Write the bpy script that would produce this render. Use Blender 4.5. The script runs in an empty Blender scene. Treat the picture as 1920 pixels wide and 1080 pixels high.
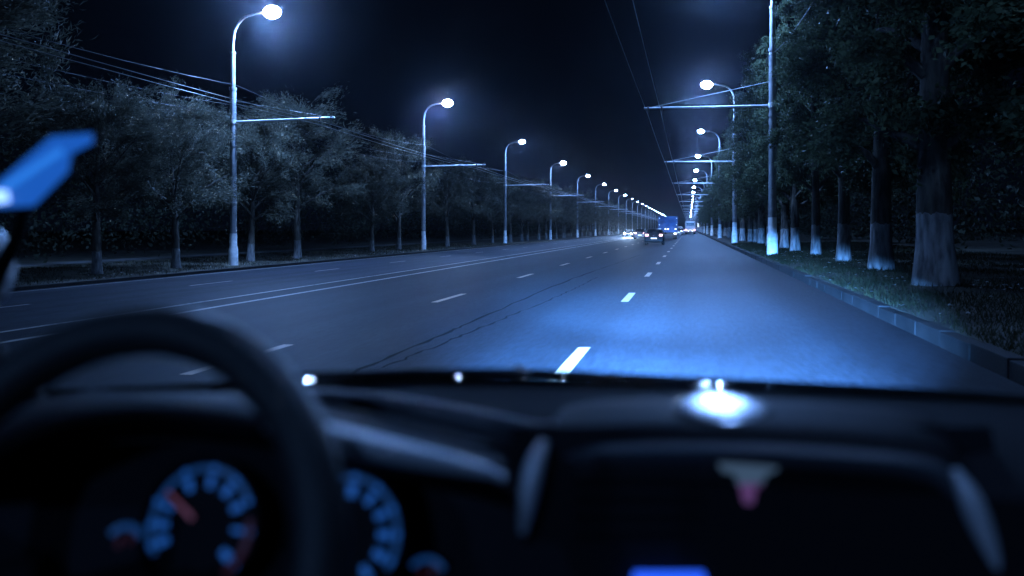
import bpy, bmesh, math, random
import numpy as np
from mathutils import Vector, Matrix

S = bpy.context.scene
COL = S.collection
PI = math.pi

# ------------------------------------------------------------------ view geometry
FOC, HZ, EYE = 1500.0, 428.0, 1.42          # focal length in px of a 1920 wide frame, horizon row, eye height
YAW = math.atan((1292 - 960) / FOC)
CY, SY = math.cos(YAW), math.sin(YAW)
SLOPE = 0.023                                # cross fall of the carriageway


def cabin(px, py, t):
    """a point of the cabin seen at (px, py) and t metres ahead"""
    r = (px - 960) / FOC * t
    return (r * CY - t * SY, r * SY + t * CY, EYE + (HZ - py) / FOC * t)


def on_road(px, py):
    r, u = (px - 960) / FOC, (HZ - py) / FOC
    dx, dy = r * CY - SY, r * SY + CY
    t = EYE / (SLOPE * dx - u)
    return t * dx, t * dy


# ------------------------------------------------------------------ materials
def new_mat(name):
    m = bpy.data.materials.new(name)
    m.use_nodes = True
    nt = m.node_tree
    return m, nt, nt.nodes['Principled BSDF'], nt.nodes['Material Output']


def simple(name, col, rough=0.5, spec=0.5, metal=0.0, coat=0.0, vary=0.0, scale=8.0, bump=0.0, bump_scale=200.0):
    m, nt, b, out = new_mat(name)
    b.inputs['Base Color'].default_value = (*col, 1)
    b.inputs['Roughness'].default_value = rough
    b.inputs['Specular IOR Level'].default_value = spec
    b.inputs['Metallic'].default_value = metal
    b.inputs['Coat Weight'].default_value = coat
    if vary or bump:
        tc = nt.nodes.new('ShaderNodeTexCoord')
    if vary:
        n = nt.nodes.new('ShaderNodeTexNoise')
        n.inputs['Scale'].default_value = scale
        n.inputs['Detail'].default_value = 6
        r = nt.nodes.new('ShaderNodeMapRange')
        r.inputs[1].default_value, r.inputs[2].default_value = 0.3, 0.7
        r.inputs[3].default_value, r.inputs[4].default_value = 1 - vary, 1 + vary
        mx = nt.nodes.new('ShaderNodeMixRGB')
        mx.blend_type = 'MULTIPLY'
        mx.inputs[0].default_value = 1
        mx.inputs[1].default_value = (*col, 1)
        nt.links.new(tc.outputs['Object'], n.inputs['Vector'])
        nt.links.new(n.outputs['Fac'], r.inputs[0])
        nt.links.new(r.outputs[0], mx.inputs[2])
        nt.links.new(mx.outputs[0], b.inputs['Base Color'])
    if bump:
        n2 = nt.nodes.new('ShaderNodeTexNoise')
        n2.inputs['Scale'].default_value = bump_scale
        bp = nt.nodes.new('ShaderNodeBump')
        bp.inputs['Strength'].default_value = bump
        bp.inputs['Distance'].default_value = 0.01
        nt.links.new(tc.outputs['Object'], n2.inputs['Vector'])
        nt.links.new(n2.outputs['Fac'], bp.inputs['Height'])
        nt.links.new(bp.outputs[0], b.inputs['Normal'])
    return m


def glow(name, col, strength):
    m, nt, b, out = new_mat(name)
    b.inputs['Base Color'].default_value = (0.02, 0.02, 0.02, 1)
    b.inputs['Emission Color'].default_value = (*col, 1)
    b.inputs['Emission Strength'].default_value = strength
    m.cycles.emission_sampling = 'NONE'
    return m


LAMP_COL = (0.18, 0.40, 1.0)
M = {}
M['paint_white'] = simple('white_lime_paint', (0.82, 0.83, 0.82), 0.75, 0.2, vary=0.22, scale=5, bump=0.3, bump_scale=40)
M['pole'] = simple('pole_steel', (0.2, 0.205, 0.21), 0.5, 0.5, vary=0.3, scale=3, bump=0.1, bump_scale=60)
M['galv'] = simple('galvanised_bracket', (0.5, 0.5, 0.5), 0.4, 0.5, metal=0.2, vary=0.1, scale=6)
M['head'] = simple('lamp_head_grey', (0.28, 0.29, 0.3), 0.45)
M['lens'] = glow('lit_lamp_lens', (0.42, 0.58, 1.0), 110)
M['lens_bright'] = glow('brighter_lamp_lens', (0.5, 0.65, 1.0), 320)
M['wire'] = simple('overhead_copper_wire', (0.3, 0.28, 0.26), 0.3, 0.5, metal=0.7)
M['cable'] = simple('cable_rubber', (0.03, 0.03, 0.03), 0.6, 0.3)
M['insulator'] = simple('insulator_brown', (0.05, 0.04, 0.04), 0.3)
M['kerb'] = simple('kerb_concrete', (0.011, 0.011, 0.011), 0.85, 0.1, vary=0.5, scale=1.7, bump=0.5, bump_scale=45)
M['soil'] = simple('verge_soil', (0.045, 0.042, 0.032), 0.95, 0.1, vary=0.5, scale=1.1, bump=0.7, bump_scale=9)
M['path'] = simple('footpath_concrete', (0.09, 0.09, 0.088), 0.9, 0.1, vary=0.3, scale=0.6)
M['stone'] = simple('verge_pebble', (0.4, 0.4, 0.4), 0.8, 0.2, vary=0.2)
M['plastic'] = simple('soft_touch_black_plastic', (0.011, 0.011, 0.012), 0.65, 0.03, bump=0.05, bump_scale=900)
M['gloss_plastic'] = simple('satin_black_plastic', (0.02, 0.02, 0.022), 0.22, 0.55)
M['edge'] = simple('lit_dash_edge', (0.06, 0.062, 0.068), 0.5, 0.3)  # paler colour painted in for light caught along the dash edges
M['glint'] = simple('polished_glint_disc', (0.55, 0.56, 0.6), 0.27, 0.5, metal=0.85)
M['bead'] = simple('glossy_windscreen_bead', (0.1, 0.103, 0.11), 0.04, 0.3, metal=1.0)
M['trim'] = simple('satin_grey_trim', (0.5, 0.51, 0.52), 0.45, 0.5, metal=0.3)
M['leather'] = simple('steering_leather', (0.02, 0.0215, 0.0215), 0.45, 0.25, bump=0.15, bump_scale=500)
M['dark'] = simple('cabin_black', (0.016, 0.016, 0.018), 0.7, 0.05)
M['bonnet'] = simple('own_car_dark_paint', (0.015, 0.016, 0.02), 0.25, 0.5, coat=0.6)
M['rubber'] = simple('tyre_rubber', (0.02, 0.02, 0.02), 0.8, 0.3)
M['rim'] = simple('wheel_alloy', (0.4, 0.4, 0.42), 0.35, 0.5, metal=0.8)
M['black_paint'] = simple('black_car_paint', (0.004, 0.004, 0.005), 0.4, 0.12)
M['grey_paint'] = simple('dark_grey_car_paint', (0.05, 0.05, 0.055), 0.25, 0.5, coat=0.7)
M['white_paint'] = simple('white_vehicle_paint', (0.7, 0.7, 0.7), 0.35, 0.5, coat=0.4)
M['bus_paint'] = simple('dusty_white_coach_paint', (0.6, 0.56, 0.56), 0.5, 0.3)
M['blue_paint'] = simple('blue_box_paint', (0.03, 0.1, 0.26), 0.55, 0.3, vary=0.6, scale=0.9)
M['glass'] = simple('dark_vehicle_glass', (0.008, 0.009, 0.011), 0.15, 0.15)
M['chrome'] = simple('chrome_badge', (0.7, 0.7, 0.7), 0.15, 0.5, metal=1.0)
M['bumper'] = simple('bumper_plastic', (0.025, 0.025, 0.025), 0.6)
M['plate'] = simple('number_plate_white', (0.75, 0.75, 0.75), 0.4)
M['plate_lit'] = glow('glowing_number_plate', (0.75, 0.85, 1.0), 1.7)  # plate glows by itself in place of light falling on it
M['tail'] = glow('tail_light_red', (1.0, 0.5, 0.6), 5.5)
M['tail_white'] = glow('tail_light_pale', (0.8, 0.85, 1.0), 6.0)
M['marker'] = glow('truck_marker_light', (0.5, 0.75, 1.0), 2.0)
M['fog'] = glow('glowing_red_reflector', (1.0, 0.35, 0.35), 0.25)  # faint glow put into the reflector's colour, though it is no lamp
M['beam'] = glow('headlight_lit', (0.7, 0.82, 1.0), 60)
M['beam_own'] = glow('own_headlight_lit', (0.5, 0.7, 1.0), 5)
M['sign_lit'] = glow('lit_sign_face', (0.75, 0.85, 1.0), 2.2)
M['dial'] = simple('dial_black', (0.004, 0.004, 0.005), 0.6, 0.1)
M['dial_blue'] = glow('dial_blue_backlight', (0.02, 0.155, 0.68), 0.5)
M['dial_dim'] = glow('dial_dim_blue', (0.012, 0.08, 0.32), 0.42)
M['dial_red'] = glow('dial_red_backlight', (0.30, 0.07, 0.16), 0.05)
M['needle'] = glow('needle_red', (0.45, 0.16, 0.32), 0.2)
M['screen_blue'] = glow('screen_blue', (0.012, 0.125, 0.62), 0.8)
M['screen_stripe'] = glow('screen_pale_stripe', (0.03, 0.26, 1.0), 0.8)
M['screen_hot'] = glow('screen_hot_spot', (0.25, 0.45, 1.0), 2.2)
M['button_white'] = glow('button_pale_backlight', (0.13, 0.24, 0.42), 0.3)
M['button_red'] = glow('button_red_backlight', (0.28, 0.12, 0.42), 0.3)
M['climate_blue'] = glow('climate_blue', (0.02, 0.11, 1.0), 1.2)


def asphalt(name, col):
    m, nt, b, out = new_mat(name)
    L, N = nt.links.new, nt.nodes.new
    tc = N('ShaderNodeTexCoord')
    mp = N('ShaderNodeMapping'); mp.inputs['Scale'].default_value = (1.1, 0.025, 1)
    L(tc.outputs['Object'], mp.inputs['Vector'])
    streak = N('ShaderNodeTexNoise'); streak.inputs['Scale'].default_value = 1.0; streak.inputs['Detail'].default_value = 5
    L(mp.outputs[0], streak.inputs['Vector'])
    patch = N('ShaderNodeTexNoise'); patch.inputs['Scale'].default_value = 0.22; patch.inputs['Detail'].default_value = 7
    L(tc.outputs['Object'], patch.inputs['Vector'])
    grain = N('ShaderNodeTexNoise'); grain.inputs['Scale'].default_value = 55; grain.inputs['Detail'].default_value = 3
    L(tc.outputs['Object'], grain.inputs['Vector'])
    def rng(src, a, c, lo, hi):
        r = N('ShaderNodeMapRange'); r.inputs[1].default_value, r.inputs[2].default_value = a, c
        r.inputs[3].default_value, r.inputs[4].default_value = lo, hi
        L(src, r.inputs[0]); return r.outputs[0]
    def mul(a, c):
        x = N('ShaderNodeMath'); x.operation = 'MULTIPLY'; L(a, x.inputs[0]); L(c, x.inputs[1]); return x.outputs[0]
    mpc = N('ShaderNodeMapping'); mpc.inputs['Scale'].default_value = (17, 2.6, 1); L(tc.outputs['Object'], mpc.inputs['Vector'])
    coarse = N('ShaderNodeTexNoise'); coarse.inputs['Scale'].default_value = 1; coarse.inputs['Detail'].default_value = 4
    L(mpc.outputs[0], coarse.inputs['Vector'])
    v = mul(rng(coarse.outputs['Fac'], .32, .68, .62, 1.38), mul(mul(rng(streak.outputs['Fac'], .3, .7, .6, 1.35), rng(patch.outputs['Fac'], .3, .7, .8, 1.2)), rng(grain.outputs['Fac'], .3, .7, .6, 1.4)))
    mx = N('ShaderNodeMixRGB'); mx.blend_type = 'MULTIPLY'; mx.inputs[0].default_value = 1
    mx.inputs[1].default_value = (*col, 1)
    L(v, mx.inputs[2]); L(mx.outputs[0], b.inputs['Base Color'])
    b.inputs['Roughness'].default_value = 0.66
    b.inputs['Specular IOR Level'].default_value = 0.045
    bp = N('ShaderNodeBump'); bp.inputs['Strength'].default_value = 0.35; bp.inputs['Distance'].default_value = 0.01
    L(grain.outputs['Fac'], bp.inputs['Height']); L(bp.outputs[0], b.inputs['Normal'])
    return m


def worn_paint(name, col, lo):
    m, nt, b, out = new_mat(name)
    L, N = nt.links.new, nt.nodes.new
    tc = N('ShaderNodeTexCoord')
    n = N('ShaderNodeTexNoise'); n.inputs['Scale'].default_value = 14; n.inputs['Detail'].default_value = 8
    n2 = N('ShaderNodeTexNoise'); n2.inputs['Scale'].default_value = 0.35; n2.inputs['Detail'].default_value = 3
    L(tc.outputs['Object'], n.inputs['Vector']); L(tc.outputs['Object'], n2.inputs['Vector'])
    ad = N('ShaderNodeMath'); ad.operation = 'ADD'; L(n.outputs['Fac'], ad.inputs[0]); L(n2.outputs['Fac'], ad.inputs[1])
    r = N('ShaderNodeMapRange'); r.inputs[1].default_value, r.inputs[2].default_value = lo, lo + 0.25
    L(ad.outputs[0], r.inputs[0])
    mx = N('ShaderNodeMixRGB'); mx.inputs[1].default_value = (0.016, 0.018, 0.021, 1); mx.inputs[2].default_value = (*col, 1)
    L(r.outputs[0], mx.inputs[0]); L(mx.outputs[0], b.inputs['Base Color'])
    b.inputs['Roughness'].default_value = 0.6
    b.inputs['Specular IOR Level'].default_value = 0.3
    return m


def leaf_mat(name, c1, c2):
    m, nt, b, out = new_mat(name)
    L, N = nt.links.new, nt.nodes.new
    tc = N('ShaderNodeTexCoord')
    n = N('ShaderNodeTexNoise'); n.inputs['Scale'].default_value = 1.6; n.inputs['Detail'].default_value = 4
    L(tc.outputs['Object'], n.inputs['Vector'])
    cr = N('ShaderNodeValToRGB'); cr.color_ramp.elements[0].color = (*c1, 1); cr.color_ramp.elements[1].color = (*c2, 1)
    cr.color_ramp.elements[0].position, cr.color_ramp.elements[1].position = 0.35, 0.65
    L(n.outputs['Fac'], cr.inputs[0])
    L(cr.outputs[0], b.inputs['Base Color'])
    b.inputs['Roughness'].default_value = 0.6
    b.inputs['Specular IOR Level'].default_value = 0.12
    tr = N('ShaderNodeBsdfTranslucent'); L(cr.outputs[0], tr.inputs['Color'])
    mix = N('ShaderNodeMixShader'); mix.inputs[0].default_value = 0.3
    L(b.outputs[0], mix.inputs[1]); L(tr.outputs[0], mix.inputs[2]); L(mix.outputs[0], out.inputs['Surface'])
    return m


def trunk_mat(name, top, white):
    """bark above, flaking lime wash below `top` metres"""
    m, nt, b, out = new_mat(name)
    L, N = nt.links.new, nt.nodes.new
    tc = N('ShaderNodeTexCoord')
    sp = N('ShaderNodeSeparateXYZ'); L(tc.outputs['Object'], sp.inputs[0])
    mp = N('ShaderNodeMapping'); mp.inputs['Scale'].default_value = (9, 9, 2.2); L(tc.outputs['Object'], mp.inputs['Vector'])
    n = N('ShaderNodeTexNoise'); n.inputs['Scale'].default_value = 1.0; n.inputs['Detail'].default_value = 8; L(mp.outputs[0], n.inputs['Vector'])
    n2 = N('ShaderNodeTexNoise'); n2.inputs['Scale'].default_value = 3.0; n2.inputs['Detail'].default_value = 5; L(tc.outputs['Object'], n2.inputs['Vector'])
    a = N('ShaderNodeMath'); a.operation = 'MULTIPLY_ADD'; a.inputs[1].default_value = 0.25; L(n.outputs['Fac'], a.inputs[0]); L(sp.outputs['Z'], a.inputs[2])
    lt = N('ShaderNodeMath'); lt.operation = 'LESS_THAN'; lt.inputs[1].default_value = top + 0.125; L(a.outputs[0], lt.inputs[0])
    wr = N('ShaderNodeValToRGB')
    wr.color_ramp.elements[0].color = (white * .35, white * .35, white * .34, 1); wr.color_ramp.elements[0].position = 0.36
    wr.color_ramp.elements[1].color = (white, white, white * .98, 1); wr.color_ramp.elements[1].position = 0.62
    L(n.outputs['Fac'], wr.inputs[0])
    br = N('ShaderNodeValToRGB')
    br.color_ramp.elements[0].color = (0.02, 0.017, 0.014, 1); br.color_ramp.elements[1].color = (0.085, 0.075, 0.06, 1)
    br.color_ramp.elements[0].position, br.color_ramp.elements[1].position = 0.35, 0.7
    L(n.outputs['Fac'], br.inputs[0])
    mx = N('ShaderNodeMixRGB'); L(lt.outputs[0], mx.inputs[0]); L(br.outputs[0], mx.inputs[1]); L(wr.outputs[0], mx.inputs[2])
    L(mx.outputs[0], b.inputs['Base Color'])
    b.inputs['Roughness'].default_value = 0.9; b.inputs['Specular IOR Level'].default_value = 0.15
    bp = N('ShaderNodeBump'); bp.inputs['Strength'].default_value = 0.8; bp.inputs['Distance'].default_value = 0.03
    L(n.outputs['Fac'], bp.inputs['Height']); L(bp.outputs[0], b.inputs['Normal'])
    return m


def windscreen_mat():
    m, nt, b, out = new_mat('windscreen_glass')
    L, N = nt.links.new, nt.nodes.new
    nt.nodes.remove(b)
    t = N('ShaderNodeBsdfTransparent'); t.inputs['Color'].default_value = (0.97, 0.98, 0.985, 1)
    L(t.outputs[0], out.inputs['Surface'])
    return m


M['asphalt'] = asphalt('asphalt', (0.0085, 0.0102, 0.013))
M['asphalt_pale'] = asphalt('paler_asphalt', (0.021, 0.0245, 0.032))
M['mark'] = worn_paint('lane_paint', (0.34, 0.2, 0.115), 0.55)
M['mark_worn'] = worn_paint('worn_line_paint', (0.36, 0.31, 0.26), 0.68)
M['seam'] = simple('tar_seam', (0.0058, 0.0068, 0.0085), 0.8, 0.02)
M['leaf_left'] = leaf_mat('silvery_leaves', (0.035, 0.037, 0.026), (0.13, 0.122, 0.085))
M['leaf_right'] = leaf_mat('dark_green_leaves', (0.03, 0.041, 0.02), (0.085, 0.104, 0.053))
M['leaf_mass'] = leaf_mat('distant_leaves', (0.02, 0.024, 0.015), (0.04, 0.045, 0.028))
M['blade'] = leaf_mat('grass_blades', (0.011, 0.013, 0.006), (0.028, 0.028, 0.013))
M['trunk_left'] = trunk_mat('bark_with_faded_lime_wash', 1.1, 0.16)
M['trunk_right'] = trunk_mat('bark_with_lime_wash', 1.2, 0.25)
M['windscreen'] = windscreen_mat()


# ------------------------------------------------------------------ mesh helpers
class MB:
    def __init__(self):
        self.v, self.f = [], []

    def add(self, vs, fs):
        o = len(self.v)
        self.v += [tuple(p) for p in vs]
        self.f += [tuple(i + o for i in q) for q in fs]
        return self

    def box(self, a, b):
        (x0, y0, z0), (x1, y1, z1) = a, b
        vs = [(x0, y0, z0), (x1, y0, z0), (x1, y1, z0), (x0, y1, z0), (x0, y0, z1), (x1, y0, z1), (x1, y1, z1), (x0, y1, z1)]
        return self.add(vs, [(0, 3, 2, 1), (4, 5, 6, 7), (0, 1, 5, 4), (1, 2, 6, 5), (2, 3, 7, 6), (3, 0, 4, 7)])

    def tube(self, pts, rad, n=10, cap=True):
        pts = [Vector(p) for p in pts]
        if not hasattr(rad, '__len__'):
            rad = [rad] * len(pts)
        vs, fs = [], []
        up = None
        for i, p in enumerate(pts):
            d = (pts[min(i + 1, len(pts) - 1)] - pts[max(i - 1, 0)])
            d = d.normalized() if d.length > 1e-9 else Vector((0, 0, 1))
            if up is None:
                up = Vector((0, 1, 0)) if abs(d.y) < 0.9 else Vector((1, 0, 0))
            a = (up - d * up.dot(d)).normalized()
            up = a
            b = d.cross(a)
            for k in range(n):
                w = 2 * PI * k / n
                vs.append(p + (a * math.cos(w) + b * math.sin(w)) * rad[i])
        for i in range(len(pts) - 1):
            for k in range(n):
                k2 = (k + 1) % n
                fs.append((i * n + k, i * n + k2, (i + 1) * n + k2, (i + 1) * n + k))
        if cap:
            fs.append(tuple(range(n - 1, -1, -1)))
            fs.append(tuple((len(pts) - 1) * n + k for k in range(n)))
        return self.add(vs, fs)

    def ball(self, c, r, nu=14, nv=9, zlo=-1.0):
        """ellipsoid with radii r; nothing below zlo (unit sphere)"""
        vs, fs = [], []
        lo = math.asin(max(-1, zlo))
        for j in range(nv + 1):
            ph = lo + (PI / 2 - lo) * j / nv
            for i in range(nu):
                th = 2 * PI * i / nu
                vs.append((c[0] + r[0] * math.cos(ph) * math.cos(th), c[1] + r[1] * math.cos(ph) * math.sin(th), c[2] + r[2] * math.sin(ph)))
        for j in range(nv):
            for i in range(nu):
                i2 = (i + 1) % nu
                fs.append((j * nu + i, j * nu + i2, (j + 1) * nu + i2, (j + 1) * nu + i))
        fs.append(tuple(range(nu - 1, -1, -1)))
        return self.add(vs, fs)

    def grid(self, rows, close=False):
        n = len(rows[0])
        vs = [p for r in rows for p in r]
        fs = []
        for j in range(len(rows) - 1):
            for i in range(n - 1 + (1 if close else 0)):
                i2 = (i + 1) % n
                fs.append((j * n + i, j * n + i2, (j + 1) * n + i2, (j + 1) * n + i))
        return self.add(vs, fs)

    def mesh(self, name, mat, smooth=True, bevel=0.0, angle=40):
        me = bpy.data.meshes.new(name)
        me.from_pydata(self.v, [], self.f)
        if bevel:
            bm = bmesh.new(); bm.from_mesh(me)
            bmesh.ops.remove_doubles(bm, verts=bm.verts, dist=1e-5)
            es = [e for e in bm.edges if len(e.link_faces) == 2 and e.calc_face_angle(0) > 0.5]
            bmesh.ops.bevel(bm, geom=es, offset=bevel, segments=2, profile=0.6, affect='EDGES', clamp_overlap=True)
            bm.to_mesh(me); bm.free()
        if smooth:
            me.polygons.foreach_set('use_smooth', [True] * len(me.polygons))
            me.set_sharp_from_angle(angle=math.radians(angle))
        me.materials.append(mat)
        me.update()
        return me

    def obj(self, name, mat, parent=None, **kw):
        return link(name, self.mesh(name, mat, **kw), parent)


def link(name, data, parent=None, loc=None):
    o = bpy.data.objects.new(name, data)
    COL.objects.link(o)
    if parent is not None:
        o.parent = parent
    if loc is not None:
        o.location = loc
    return o


def thing(name, label, cat, loc=(0, 0, 0), rotz=0.0, group=None):
    o = link(name, None, None, loc)
    o.rotation_euler = (0, 0, rotz)
    o['label'], o['category'] = label, cat
    if group:
        o['group'] = group
    return o


def tag(o, label, cat, group=None):
    o['label'], o['category'] = label, cat
    if group:
        o['group'] = group
    return o


def structure(o, kind='structure'):
    o['kind'] = kind
    return o


def copy_tree(o, parent=None):
    c = o.copy()
    COL.objects.link(c)
    if parent is not None:
        c.parent = parent
    for ch in list(o.children):
        copy_tree(ch, c)
    return c


def smooth_line(pts, n):
    """Catmull-Rom through pts (any dimension), n samples"""
    P = [np.array(p, float) for p in pts]
    P = [2 * P[0] - P[1]] + P + [2 * P[-1] - P[-2]]
    out = []
    m = len(P) - 3
    for k in range(n):
        u = k / (n - 1) * m
        i = min(int(u), m - 1)
        t = u - i
        a, b, c, d = P[i], P[i + 1], P[i + 2], P[i + 3]
        out.append(0.5 * (2 * b + (c - a) * t + (2 * a - 5 * b + 4 * c - d) * t * t + (3 * b - a - 3 * c + d) * t ** 3))
    return out


ORD = ['first', 'second', 'third', 'fourth', 'fifth', 'sixth', 'seventh', 'eighth', 'ninth', 'tenth', 'eleventh', 'twelfth', 'thirteenth',
       'fourteenth', 'fifteenth', 'sixteenth', 'seventeenth', 'eighteenth', 'nineteenth', 'twentieth']
_T = {2: 'twenty', 3: 'thirty', 4: 'forty', 5: 'fifty', 6: 'sixty'}


def ordinal(i):
    """0 -> first"""
    if i < 20:
        return ORD[i]
    t, u = divmod(i + 1, 10)
    return (_T[t][:-1] + 'ieth') if u == 0 else _T[t] + '-' + ORD[u - 1]


# ------------------------------------------------------------------ ground, carriageway, kerbs
X_L, X_R = -19.6, 2.8
Y0, Y1 = -40.0, 1400.0


def verge_z(x):
    return float(np.interp(x, [-500, -60, -26, -21.6, -20.0, 2.98, 3.45, 4.6, 8, 20, 500], [-1.2, -0.6, -0.42, -0.38, -0.36, 0.245, 0.33, 0.37, 0.42, 0.6, 1.0]))


xs = [-500, -120, -60, -40, -30, -26, -23, -21.6, -20.6, -19.98, -19.9, 2.9, 2.97, 3.2, 3.45, 4.0, 4.6, 6, 8, 12, 20, 60, 200, 500]
ys = [Y0, 0, 10, 20, 40, 80, 160, 320, 640, Y1, 3000]
rows = [[(x, y, (verge_z(x) if (x <= -19.95 or x >= 2.95) else SLOPE * x - 0.12)) for x in xs] for y in ys]
structure(MB().grid(rows).obj('ground', M['soil'], smooth=False))

for xa, xb, mm in ((X_L, -10.78, 'asphalt_pale'), (-10.78, X_R, 'asphalt')):
    rows = [[(x, y, SLOPE * x) for x in (xa, xb)] for y in (Y0, 0, 20, 60, 200, Y1)]
    structure(MB().grid(rows).obj('road', M[mm], smooth=False))

rng = random.Random(4)
mk = MB()


def strip(mb, x0, x1, y0, y1, dz=0.004):
    mb.add([(x0, y0, SLOPE * x0 + dz), (x1, y0, SLOPE * x1 + dz), (x1, y1, SLOPE * x1 + dz), (x0, y1, SLOPE * x0 + dz)], [(0, 1, 2, 3)])


for k in range(-2, 90):
    for xc in (-1.24, -5.16):
        strip(mk, xc - 0.075, xc + 0.075, 7.45 + 8.4 * k, 9.68 + 8.4 * k)
structure(mk.obj('lane_markings', M['mark'], smooth=False))
mk = MB()
strip(mk, -9.70, -9.55, Y0, 700)
strip(mk, -10.83, -10.70, Y0, 700)
for k in range(-2, 80):
    strip(mk, -15.0, -14.88, 5.0 + 8.4 * k, 7.3 + 8.4 * k)
strip(mk, -19.15, -19.04, Y0, 700)
structure(mk.obj('centre_line_markings', M['mark_worn'], smooth=False))

seam = MB()
for line, w in (([(640, 708), (672, 694), (846, 620), (888, 602), (1068, 525), (1156, 494), (1200, 478)], 0.032),
                ([(720, 690), (907, 612), (1052, 553), (1120, 520)], 0.02)):
    p = [on_road(*q) for q in line]
    p = smooth_line(p, 60)
    a, b = [], []
    for q in p:
        j = rng.uniform(-0.035, 0.035)
        ww = w * rng.uniform(0.4, 1.3)
        a.append((q[0] - ww + j, q[1], SLOPE * q[0] + 0.004)); b.append((q[0] + ww + j, q[1], SLOPE * q[0] + 0.004))
    seam.grid([a, b])
structure(seam.obj('road_crack', M['seam'], smooth=False))

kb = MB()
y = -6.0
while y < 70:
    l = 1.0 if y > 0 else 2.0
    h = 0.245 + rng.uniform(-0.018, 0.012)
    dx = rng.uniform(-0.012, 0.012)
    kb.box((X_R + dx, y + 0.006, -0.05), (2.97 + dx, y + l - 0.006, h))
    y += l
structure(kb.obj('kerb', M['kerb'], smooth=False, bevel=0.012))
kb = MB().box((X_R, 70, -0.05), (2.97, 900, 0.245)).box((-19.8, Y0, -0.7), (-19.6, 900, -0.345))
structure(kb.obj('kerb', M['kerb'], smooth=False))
structure(MB().add([(-34, Y0, verge_z(-34) + .02), (-31.5, Y0, verge_z(-31.5) + .02), (-31.5, 500, verge_z(-31.5) + .02), (-34, 500, verge_z(-34) + .02)], [(0, 1, 2, 3)]).obj('footpath', M['path'], smooth=False))


def quads_mesh(name, V, mat):
    """V: (n,4,3) or (n,3,3) array of separate faces"""
    n, k, _ = V.shape
    me = bpy.data.meshes.new(name)
    me.vertices.add(n * k); me.loops.add(n * k); me.polygons.add(n)
    me.vertices.foreach_set('co', V.reshape(-1).astype(np.float32))
    me.loops.foreach_set('vertex_index', np.arange(n * k, dtype=np.int32))
    me.polygons.foreach_set('loop_start', np.arange(0, n * k, k, dtype=np.int32))
    me.materials.append(mat)
    me.update(calc_edges=True)
    return me


R = np.random.default_rng(11)


def grass(n, xa, xb, ya, yb, hmin, hmax, bias):
    x = xa + (xb - xa) * R.random(n) ** 1.3
    y = ya + (yb - ya) * R.random(n) ** bias
    keep = np.sin(x * 2.1 + np.sin(y * .9) * 2) + np.sin(y * 1.3 + x) + R.normal(0, .8, n) > -0.9
    x, y = x[keep], y[keep]
    n = len(x)
    z = np.array([verge_z(q) for q in x]) - 0.005
    h = R.uniform(hmin, hmax, n)
    an = R.uniform(0, 2 * PI, n); w = R.uniform(.003, .007, n) * (1 + y / 25)
    le = R.normal(0, .5, (n, 2)) * h[:, None]
    V = np.zeros((n, 3, 3))
    V[:, 0] = np.stack([x - np.cos(an) * w, y - np.sin(an) * w, z], 1)
    V[:, 1] = np.stack([x + np.cos(an) * w, y + np.sin(an) * w, z], 1)
    V[:, 2] = np.stack([x + le[:, 0], y + le[:, 1], z + h], 1)
    return V


V = np.concatenate([grass(90000, 2.98, 11, 5, 60, .03, .13, 1.5), grass(26000, -30, -20.0, 15, 90, .04, .16, 1.3)])
structure(link('grass', quads_mesh('grass', V, M['blade'])), 'stuff')
# crumbs of leaves and pebbles along the verges
V = []
for i in range(260):
    if i < 170:
        x, y = rng.uniform(3.0, 6.5), rng.uniform(6, 40)
    else:
        x, y = rng.uniform(-22, -20), rng.uniform(20, 70)
    z = verge_z(x) + .05
    s = rng.uniform(.025, .06)
    a = rng.uniform(0, 2 * PI)
    c, d = math.cos(a) * s, math.sin(a) * s
    V.append([(x - c, y - d, z), (x + d, y - c, z + .02), (x + c, y + d, z), (x - d, y + c, z + .015)])
structure(link('fallen_leaves', quads_mesh('fallen_leaves', np.array(V), M['stone'])), 'stuff')

# ------------------------------------------------------------------ trees


def leaves_at(centres, dirs, per, sigma, ln, wd, rs, droop=0.0, spray=2.4, jit=.55):
    n = len(centres) * per
    c = np.repeat(centres, per, 0)
    d = np.repeat(dirs, per, 0)
    s = rs.random((n, 1)) ** 0.7
    p = c + d * (s - .35) * sigma * spray + rs.normal(0, 1, (n, 3)) * sigma * (0.2 + .5 * s)
    p[:, 2] -= droop * s[:, 0] ** 2
    a = d + rs.normal(0, jit, (n, 3)); a[:, 2] -= droop * s[:, 0] * .9
    a /= np.linalg.norm(a, axis=1, keepdims=True)
    b = np.cross(a, rs.normal(0, 1, (n, 3)))
    b /= np.linalg.norm(b, axis=1, keepdims=True) + 1e-9
    L = (ln * rs.uniform(.6, 1.35, n))[:, None]
    W = (wd * rs.uniform(.6, 1.35, n))[:, None]
    nrm = np.cross(a, b) * L * .12
    V = np.stack([p - a * L * .5, p + b * W * .5 + nrm, p + a * L * .5, p - b * W * .5 + nrm], 1)
    return V


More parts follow.
